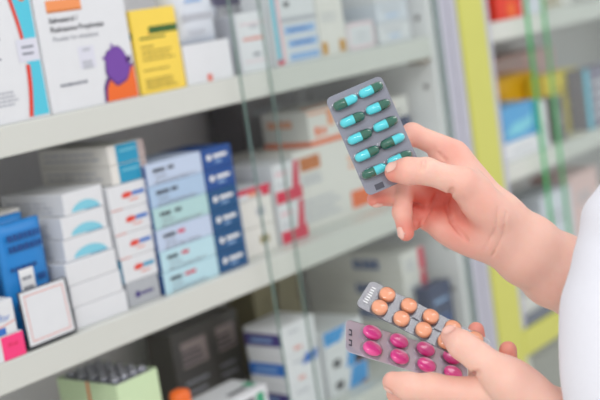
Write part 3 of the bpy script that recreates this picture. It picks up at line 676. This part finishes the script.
finger('l_little', [(520, 402, .984), (506, 388, 1.008), (508, 368, 1.010), (508, 350, 1.006)], [9.5, 8.8, 8.2, 7.4], -.008)
# trunk inside the shirt
trunk = [Cone(P(700, 250, .93), P(740, 190, 1.18), .062, .06), Cone(P(740, 230, 1.05), P(770, 520, 1.02), .10, .10), Cone(P(740, 220, 1.07), P(735, 95, 1.08), .06, .052)]
body.add(Group(trunk, .05), .04)
# head, bent towards the hands
HA = math.radians(22); HC = P(742, -38, 1.075)
HF = -(RT * math.cos(HA) + UP * math.sin(HA)); HU = -RT * math.sin(HA) + UP * math.cos(HA); HS = FW
def hp(f, u, s): return HC + HF * f + HU * u + HS * s
body.add(Group([Ell(hp(0, .02, 0), .092, .088, .074, HA), Ell(hp(.026, -.045, 0), .060, .068, .055, HA), Cone(hp(.064, -.098, -.008), hp(.064, -.098, .008), .017, .017), Cone(P(738, 110, 1.08), hp(-.02, -.03, 0), .046, .047)], .03), .02)
body.add(Group([Cone(hp(.084, .006, 0), hp(.104, -.026, 0), .007, .011), Cone(hp(.096, -.030, -.011), hp(.096, -.030, .011), .007, .007)], .01), .012)
for v_ in (-.058, -.068): body.add(Group([Cone(hp(.078, v_, -.020), hp(.087, v_, 0), .004, .0065), Cone(hp(.078, v_, .020), hp(.087, v_, 0), .004, .0065)], .004), .004)
for s_ in (-1, 1):
    body.add(Group([Ell(hp(-.006, -.012, s_ * .075), .016, .029, .007, HA)], .004), .006)
    body.add(Group([Cone(hp(.084, .022, s_ * .014), hp(.070, .024, s_ * .048), .007, .006)], .004), .010)
# creases: thumb fold, palm lines, finger joints
CR = []
def crease(pts, r):
    q = [P(*p) for p in pts]
    body.cuts.append((Group([Cone(q[i], q[i + 1], r * mm, r * mm) for i in range(len(q) - 1)], .0005), .0012))

def on_skin(x, y):
    for Z in np.arange(.86, 1.2, .0008):
        if body(P(x, y, Z)[None])[0] < 0: return (x, y, Z)
    return (x, y, 1.0)
for pts, r in (([(452, 190), (446, 203), (452, 222), (466, 240)], 1.0), ([(436, 196), (429, 211), (420, 226)], .9), ([(498, 206), (496, 228), (484, 250)], .38), ([(506, 212), (503, 236), (492, 256)], .34), ([(425, 160), (424, 170)], .4), ([(421, 161), (420, 170)], .4),
               ([(455, 371), (468, 374), (478, 372)], 1.0), ([(438, 153), (446, 160)], .6)):
    dense = [(pts[i][0] + (pts[i + 1][0] - pts[i][0]) * t, pts[i][1] + (pts[i + 1][1] - pts[i][1]) * t) for i in range(len(pts) - 1) for t in (0, .34, .67)] + [pts[-1]]
    CR.append(([on_skin(*q) for q in dense], r))
for pts, r in CR: crease(pts, r * 2.1)

lo = np.min([P(x, y, Z) for x, y, Z in ((355, 110, .9), (355, 110, 1.3), (830, 60, .75), (830, 60, 1.35), (380, 420, .85), (830, 640, .75), (830, 640, 1.2), (355, 300, 1.1), (620, -190, 1.0), (860, -190, 1.18))], 0) - .02
hi = np.max([P(x, y, Z) for x, y, Z in ((355, 110, .9), (355, 110, 1.3), (830, 60, .75), (830, 60, 1.35), (380, 420, .85), (830, 640, .75), (830, 640, 1.2), (355, 300, 1.1), (620, -190, 1.0), (860, -190, 1.18))], 0) + .02
V, Fq = surface_nets(body, lo, hi, .0019)

# pinker fingertips, knuckles and palm; red shade of fingers and palm hollow painted in
def near(p, r): 
    d = np.linalg.norm(V - p, axis=1); return np.exp(-(d / r) ** 2)
flush_shade = np.zeros(len(V))
for n_, (pts, rad) in FING.items():
    a_ = 1.0 if n_[0] == 'r' else (.85 if n_ in ('l_ring', 'l_little') else .35)
    flush_shade = np.maximum(flush_shade, a_ * .85 * near(P(*pts[-1]), .014)); flush_shade = np.maximum(flush_shade, a_ * .45 * near(P(*pts[-2]), .012)); flush_shade = np.maximum(flush_shade, a_ * .4 * near(P(*pts[1]), .014))
for p, r, a in (((440, 200, 1.03), .030, .95), ((463, 222, 1.01), .024, .65), ((462, 205, 1.0), .016, .5), ((480, 200, .985), .016, .3), ((420, 205, 1.03), .022, .9), ((452, 150, 1.01), .022, .4), ((440, 395, .93), .03, .12)):
    flush_shade = np.maximum(flush_shade, a * near(P(*p), r))

SKIN = bpy.data.materials.new('skin'); SKIN.use_nodes = True
nt = SKIN.node_tree; bs = nt.nodes['Principled BSDF']
at = nt.nodes.new('ShaderNodeAttribute'); at.attribute_name = 'flush_shade'
tc = nt.nodes.new('ShaderNodeTexCoord')
n1 = nt.nodes.new('ShaderNodeTexNoise'); n1.inputs['Scale'].default_value = 90; n1.inputs['Detail'].default_value = 4
nt.links.new(tc.outputs['Object'], n1.inputs['Vector'])
mA = nt.nodes.new('ShaderNodeMix'); mA.data_type = 'RGBA'; mA.inputs['A'].default_value = lin((246, 205, 189)); mA.inputs['B'].default_value = lin((241, 191, 173))
nt.links.new(n1.outputs['Fac'], mA.inputs['Factor'])
mB = nt.nodes.new('ShaderNodeMix'); mB.data_type = 'RGBA'; mB.inputs['B'].default_value = lin((226, 110, 94))
nt.links.new(at.outputs['Fac'], mB.inputs['Factor']); nt.links.new(mA.outputs['Result'], mB.inputs['A']); nt.links.new(mB.outputs['Result'], bs.inputs['Base Color'])
bs.inputs['Roughness'].default_value = .48; bs.inputs['Specular IOR Level'].default_value = .4
bs.inputs['Subsurface Weight'].default_value = .35; bs.inputs['Subsurface Radius'].default_value = (1, .30, .16); bs.inputs['Subsurface Scale'].default_value = .006
n2 = nt.nodes.new('ShaderNodeTexNoise'); n2.inputs['Scale'].default_value = 700; n2.inputs['Detail'].default_value = 4
v2 = nt.nodes.new('ShaderNodeTexVoronoi'); v2.inputs['Scale'].default_value = 900
nt.links.new(tc.outputs['Object'], n2.inputs['Vector']); nt.links.new(tc.outputs['Object'], v2.inputs['Vector'])
ad = nt.nodes.new('ShaderNodeMath'); nt.links.new(n2.outputs['Fac'], ad.inputs[0]); nt.links.new(v2.outputs['Distance'], ad.inputs[1])
bp = nt.nodes.new('ShaderNodeBump'); bp.inputs['Strength'].default_value = .12; bp.inputs['Distance'].default_value = .001
nt.links.new(ad.outputs[0], bp.inputs['Height']); nt.links.new(bp.outputs['Normal'], bs.inputs['Normal'])

person = mesh_obj('person', V, Fq, SKIN, None, flush_shade)
tag(person, 'person in a white short sleeved shirt holding up blister packs in both hands', 'person')

# fingernails laid on the finger ends
NAIL = mat('fingernail', (246, 196, 182), .25, coat=.3)
def nail(fname, side, wid=9.0, length=11.0, back=4.0):
    """side: direction (right, up, towards the lens) the nail faces"""
    pts, rad = FING[fname]; a, b = P(*pts[-2]), P(*pts[-1])
    t = (b - a) / np.linalg.norm(b - a); n = RT * side[0] + UP * side[1] - FW * side[2]; n = n - t * (n @ t); n /= np.linalg.norm(n); s = np.cross(t, n)
    nu, nv = 12, 10; vs = []
    for i in range(nu + 1):
        for j in range(nv + 1):
            u = (i / nu * 2 - 1); v = j / nv
            wd = wid * .5 * mm * (1 - .18 * (1 - v)) * (1 if .0 < v < 1 else .8)
            edge = 1 - .22 * u * u if v > .8 else 1
            p0 = b + t * ((v * length * (edge if v > .5 else 1) + (.10 * u * u * length if v < .2 else 0) - back) * mm) + s * u * wd + n * .03
            # walk down to the skin
            for _ in range(60):
                d = float(body(p0[None])[0])
                if d < .0002: break
                p0 = p0 - n * min(d * .8, .004)
                if (p0 - b) @ n < -.004: break
            vs.append(p0 + n * .00045)
    fs = [[i * (nv + 1) + j, (i + 1) * (nv + 1) + j, (i + 1) * (nv + 1) + j + 1, i * (nv + 1) + j + 1] for i in range(nu) for j in range(nv)]
    mb = MB(); mb.add(vs, fs, NAIL, True); return mb.build('fingernail', person)
nail('r_thumb', (-.25, .55, .8), 10.5, 12, 5.5)
nail('r_ring', (-.85, .1, .55), 8.5, 10, 4.0)
nail('r_middle', (-.2, -.75, .6), 8.0, 9, 4)
nail('l_thumb', (-.3, .75, .6), 11, 12, 5)
nail('l_index', (-.5, -.8, .4), 9, 10, 4)

# hair and eyes
class Hair:
    def __init__(s):
        s.g = Group([Ell(hp(-.010, .030, 0), .098, .092, .083, HA), Ell(hp(-.055, -.035, 0), .052, .085, .066, HA)], .03)
        s.bun = Group([Ell(hp(-.115, .010, 0), .038, .038, .040, HA)], .01)
    def __call__(s, p):
        q = p - HC; f = q @ HF; u = q @ HU; w = q @ HS
        d = smin(s.g(p), s.bun(p), .012) + .0012 * np.sin(260 * w + 6 * np.sin(40 * f)) 
        face = np.minimum(.050 - f + .10 * np.clip(u, -.2, .2) * 4 - .012, .2)     # hairline
        d = -smin(-d, face, .006)
        side = np.minimum(f + .012 + .0 * u, -.004 - u)                            # clear of the cheeks and ears
        return -smin(-d, -side, .006)
hv, hf = surface_nets(Hair(), HC - .19, HC + .19, .003)
HAIR = mat('dark_brown_hair', (52, 38, 32), .45, var=.25, vscale=60, bump=.3, bscale=300)
mesh_obj('hair', hv, hf, HAIR, person)
for s_ in (-1, 1):
    eb = MB(); c_ = Vector(hp(.0665, .006, s_ * .031)); fw_ = Vector(HF)
    Me = Matrix.Translation(c_) @ fw_.to_track_quat('Z', 'Y').to_matrix().to_4x4()
    eb.lathe([(.0125 * math.sin(a), -.0125 * math.cos(a)) for a in [math.pi * k / 14 for k in range(12)]], mat('eye_white', (236, 232, 228), .2), 20, Me)
    eb.lathe([(.0125 * math.sin(a) + .0001, -.0125 * math.cos(a)) for a in [math.pi * (11 + .3 * k) / 14 for k in range(11)]], mat('iris_brown', (58, 38, 26), .15), 20, Me)
    eb.build('eye', person)

# ------------------------------------------------------------------ shirt
shirt = Field()
sl = [(660, 248, .868), (655, 300, .866), (660, 338, .866), (670, 385, .862), (682, 480, .858)]
sr = [59, 60.5, 63, 70, 76]
shirt.add(chain(sl, sr, .02), 0)
shirt.add(Group([Cone(P(690, 250, .93), P(738, 185, 1.19), .072, .072), Cone(P(735, 235, 1.05), P(765, 540, 1.02), .118, .122), Cone(P(738, 190, 1.19), P(705, 235, 1.215), .066, .062)], .05), .03)
class Folds:
    def __init__(s, f): s.f = f
    def __call__(s, p):
        x = (p - CAM) @ RT; y = (p - CAM) @ UP; z = (p - CAM) @ FW
        w = .0018 * np.sin(46 * x + 24 * y + 3 * np.sin(12 * y) + 22 * z) + .0016 * np.sin(-70 * x + 40 * y + 2.2 * np.sin(30 * x) + 50 * z) + .0006 * np.sin(120 * y + 90 * x + 3 * np.sin(30 * y))
        return s.f(p) + w
sf = Folds(shirt)
slo = np.min([P(x, y, Z) for x in (540, 900) for y in (80, 620) for Z in (.76, 1.3)], 0); shi = np.max([P(x, y, Z) for x in (540, 900) for y in (80, 620) for Z in (.76, 1.3)], 0)
SV, SF = surface_nets(sf, slo, shi, .0038)
SHIRT = mat('white_cotton', (242, 242, 251), .85, var=.02, vscale=300, bump=.15, bscale=1500, spec=.2)
mesh_obj('shirt', SV, SF, SHIRT, person)
# ------------------------------------------------------------------ blister packs in the hands
POCKET = clear_mat('pocket_film', (.985, .988, .992, 1), .08, .065, .85)
FILM = clear_mat('blister_film', (.985, .988, .992, 1), .07, .04, .5)
PFOIL = mat('pack_foil', (150, 151, 164), .5, metal=.35, var=.05, vscale=150, bump=.10, bscale=1400)
TFOIL = {'slits': mat('grey_pack_foil', (104, 104, 118), .5, metal=.2, var=.05, vscale=150, bump=.10, bscale=1400), 'code': mat('pale_pack_foil', (206, 200, 212), .5, metal=.15, var=.05, vscale=150)}
CYAN = mat('capsule_cyan', (84, 226, 238), .22); DGREEN = mat('capsule_dark_green', (8, 100, 78), .2)
PEACH = mat('tablet_peach', (251, 172, 130), .5, var=.04, vscale=400); PINK = mat('tablet_pink', (255, 74, 166), .3)
PRINT = mat('pack_print', (84, 84, 96), .5)

def pack_frame(p00, p10, p01):
    a, b, c = P(*p00), P(*p10), P(*p01); W = np.linalg.norm(b - a); ex = (b - a) / W
    ey = c - a; ey = ey - ex * (ey @ ex); L = np.linalg.norm(ey); ey /= L; n = np.cross(ex, ey)
    if n @ FW > 0: n = -n
    # u runs along ex, v along ey, height towards the viewer
    M = Matrix(((ex[0], ey[0], n[0], a[0]), (ex[1], ey[1], n[1], a[1]), (ex[2], ey[2], n[2], a[2]), (0, 0, 0, 1)))
    return M, W, L

def sheet(mb, W, L, z0, z1, r, m, n=6):
    c = []
    for cx, cy, a0 in ((W - r, L - r, 0), (r, L - r, 90), (r, r, 180), (W - r, r, 270)):
        for k in range(n + 1):
            a = math.radians(a0 + 90 * k / n); c.append((cx + r * math.cos(a), cy + r * math.sin(a)))
    N = len(c); vs = [(x, y, z0) for x, y in c] + [(x, y, z1) for x, y in c]
    fs = [list(range(N))[::-1], [N + i for i in range(N)]] + [[i, (i + 1) % N, N + (i + 1) % N, N + i] for i in range(N)]
    mb.add(vs, fs, m)

def pocket(mb, M, rx, ry, h, m, n=32):
    prof = []
    for k in range(9):
        t = k / 8; prof.append((1.0 - .10 * t if t < .5 else .95 * math.sqrt(max(0, 1 - ((t - .5) / .5) ** 2.6)) , t))
    vs = []; fs = []
    for r, z in [(1.13, 0), (1.04, .02)] + [(r, .05 + .95 * z) for r, z in prof]:
        for k in range(n):
            a = 2 * math.pi * k / n; ca, sa = math.cos(a), math.sin(a)
            vs.append(M @ Vector((r * rx * math.copysign(abs(ca) ** .8, ca), r * ry * math.copysign(abs(sa) ** .9, sa), z * h)))
    R = len(vs) // n
    for i in range(R - 1):
        for k in range(n): fs.append([i * n + k, i * n + (k + 1) % n, (i + 1) * n + (k + 1) % n, (i + 1) * n + k])
    mb.add(vs, fs, m, True)

def capsule_mesh(L, r, z, M, lo, hi, m, mb, n=24):
    """part of a capsule along x between lo and hi (fractions of its length)"""
    prof = []
    S = 40
    for k in range(S + 1):
        x = -L / 2 + L * (lo + (hi - lo) * k / S)
        e = L / 2 - abs(x); rr = r if e > r else math.sqrt(max(0, r * r - (r - e) ** 2)); prof.append((rr, x))
    vs = []; fs = []
    for rr, x in prof:
        for k in range(n): a = 2 * math.pi * k / n; vs.append(M @ Vector((x, rr * math.cos(a), z + rr * math.sin(a))))
    for i in range(S):
        for k in range(n): fs.append([i * n + k, i * n + (k + 1) % n, (i + 1) * n + (k + 1) % n, (i + 1) * n + k][::-1])
    fs.append([k for k in range(n)]); fs.append([S * n + k for k in range(n)][::-1])
    mb.add(vs, fs, m, True)

# --- capsules
M, W, L = pack_frame((325, 99, 1.000), (381, 75, 1.004), (371.5, 195, .999))
pk = empty('capsule_blister_pack'); pk.matrix_world = M
tag(pk, 'blister pack of ten green and turquoise capsules held up in the raised hand', 'blister pack')
b = MB(); sheet(b, W, L, -.0006, -.0001, .005, PFOIL); b.build('foil_backing', pk)
fm = MB(); sheet(fm, W, L, .0001, .0004, .005, FILM)
rows = [(.270, .108), (.262, .282), (.262, .456), (.258, .630), (.250, .806)]
rowsR = [(.735, .094), (.730, .268), (.728, .442), (.722, .616), (.716, .790)]
cl, cr = .0222, .0040
lay = ['D', 'C', 'C', 'C', 'D'], ['C', 'C', 'C', 'D', 'C']      # what lies at the left end of each capsule
for side, rs in enumerate((rows, rowsR)):
    for i, (s, t) in enumerate(rs):
        Mc = Matrix.Translation((s * W, t * L, 0)) @ Matrix.Rotation(math.radians(-2 + (i * 5 % 3)), 4, 'Z')
        first = lay[side][i]; split = .52 if first == 'D' else .56
        cb = MB(); capsule_mesh(cl, cr * .96, .0044, Mc, *((split - .02, 1) if first == 'D' else (0, split + .02)), CYAN, cb)
        o = cb.build('capsule', pk); o['label'] = 'green and turquoise capsule'
        cb = MB(); capsule_mesh(cl, cr, .0044, Mc, *((0, split) if first == 'D' else (split, 1)), DGREEN, cb); cb.build('capsule_cap', o)
        pocket(fm, Mc, cl * .545, cr * 1.22, .0098, POCKET)
fm.build('clear_film', pk)
q = MB(); q.add([(.17 * W, .925 * L, .0006), (.32 * W, .925 * L, .0006), (.32 * W, .980 * L, .0006), (.17 * W, .980 * L, .0006)], [[0, 1, 2, 3]], PRINT)
q.build('printed_square', pk)

# --- tablets
def tablet_pack(name, label, p00, p10, p01, ss, tts, rx, ry, hgt, m, tab, dome, end):
    M, W, L = pack_frame(p00, p10, p01)
    pk = empty(name); pk.matrix_world = M; tag(pk, label, 'blister pack')
    b = MB(); sheet(b, W, L, -.0006, -.0001, .005, TFOIL[end]); b.build('foil_backing', pk)
    fm = MB(); sheet(fm, W, L, .0001, .0004, .005, FILM)
    for s in ss:
        for t in tts:
            Mt = Matrix.Translation((s * W, t * L, .0004))
            o = MB()
            if dome: prof = [(0, 0), (.80, .02), (.95, .2), (1, .42), (.96, .62), (.82, .82), (.55, .95), (.25, .995), (0, 1)]
            else: prof = [(0, 0), (.93, .0), (1, .06), (1, .62), (.97, .72), (.88, .86), (.66, .96), (.3, 1), (0, 1)]
            o.lathe([(max(r, 1e-7) * rx, z * hgt) for r, z in prof], m, 32, Mt, 1, ry / rx)
            o.build(tab, pk)
            pocket(fm, Mt, rx * 1.08, ry * 1.08, hgt * 1.12, POCKET)
    fm.build('clear_film', pk)
    q = MB()
    if end == 'slits':
        for s in (.434, .614, .794):
            q.add([((s - .03) * W, .50 * L, .0006), ((s + .03) * W, .50 * L, .0006), ((s + .03) * W, .535 * L, .0006), ((s - .03) * W, .535 * L, .0006)], [[0, 1, 2, 3]], PRINT)
        q.build('perforation', pk)
        q = MB(); 
        for k in range(7): q.add([(.03 * W, (.2 + .09 * k) * L, .0006), (.065 * W, (.2 + .09 * k) * L, .0006), (.072 * W, (.25 + .09 * k) * L, .0006), (.037 * W, (.25 + .09 * k) * L, .0006)], [[0, 1, 2, 3]], I['white'])
        q.build('embossed_code', pk)
    else:
        for v in (.30, .62):
            for (u0, v0, u1, v1) in ((.022, 0, .045, .045), (.022, .15, .045, .195), (.039, .0, .047, .195)):
                q.add([(u0 * W, (v + v0) * L, .0006), (u1 * W, (v + v0) * L, .0006), (u1 * W, (v + v1) * L, .0006), (u0 * W, (v + v1) * L, .0006)], [[0, 1, 2, 3]], PRINT)
        q.build('embossed_code', pk)
    return pk
tablet_pack('tablet_blister_pack', 'blister pack of round peach tablets lying over the pink pack in the lower hand', (371, 280, .977), (492, 341, .957), (351, 303, .957), [.164, .344, .524, .704, .884], (.265, .765), .0066, .0066, .0052, PEACH, 'tablet', False, 'slits')
tablet_pack('tablet_blister_pack', 'blister pack of oval bright pink tablets under the peach pack in the lower hand', (346, 319, .988), (466, 356, 1.016), (346, 351, .964), [.20, .42, .64, .86], (.26, .76), .0084, .0068, .0062, PINK, 'tablet', True, 'code')

# ------------------------------------------------------------------ light
wd = bpy.data.worlds.new('world'); scene.world = wd; wd.use_nodes = True
wd.node_tree.nodes['Background'].inputs['Color'].default_value = (.985, .99, 1.0, 1); wd.node_tree.nodes['Background'].inputs['Strength'].default_value = .82
def lamp(name, loc, target, size, sy, power, col=(1, 1, 1)):
    l = bpy.data.lights.new(name, 'AREA'); l.shape = 'RECTANGLE'; l.size = size; l.size_y = sy; l.energy = power; l.color = col
    o = bpy.data.objects.new(name, l); COL.objects.link(o); o.location = loc
    o.rotation_euler = (Vector(target) - Vector(loc)).to_track_quat('-Z', 'Y').to_euler(); return o
lamp('ceiling_lamp', (1.8, -1.3, 1.35), (1.6, 0, -.25), 1.8, .8, 11, (1, 1, 1))
lamp('ceiling_lamp', (-2.1, -2.1, 1.8), (1.2, 0, -.2), 1.8, 1.0, 46, (1, 1, 1))
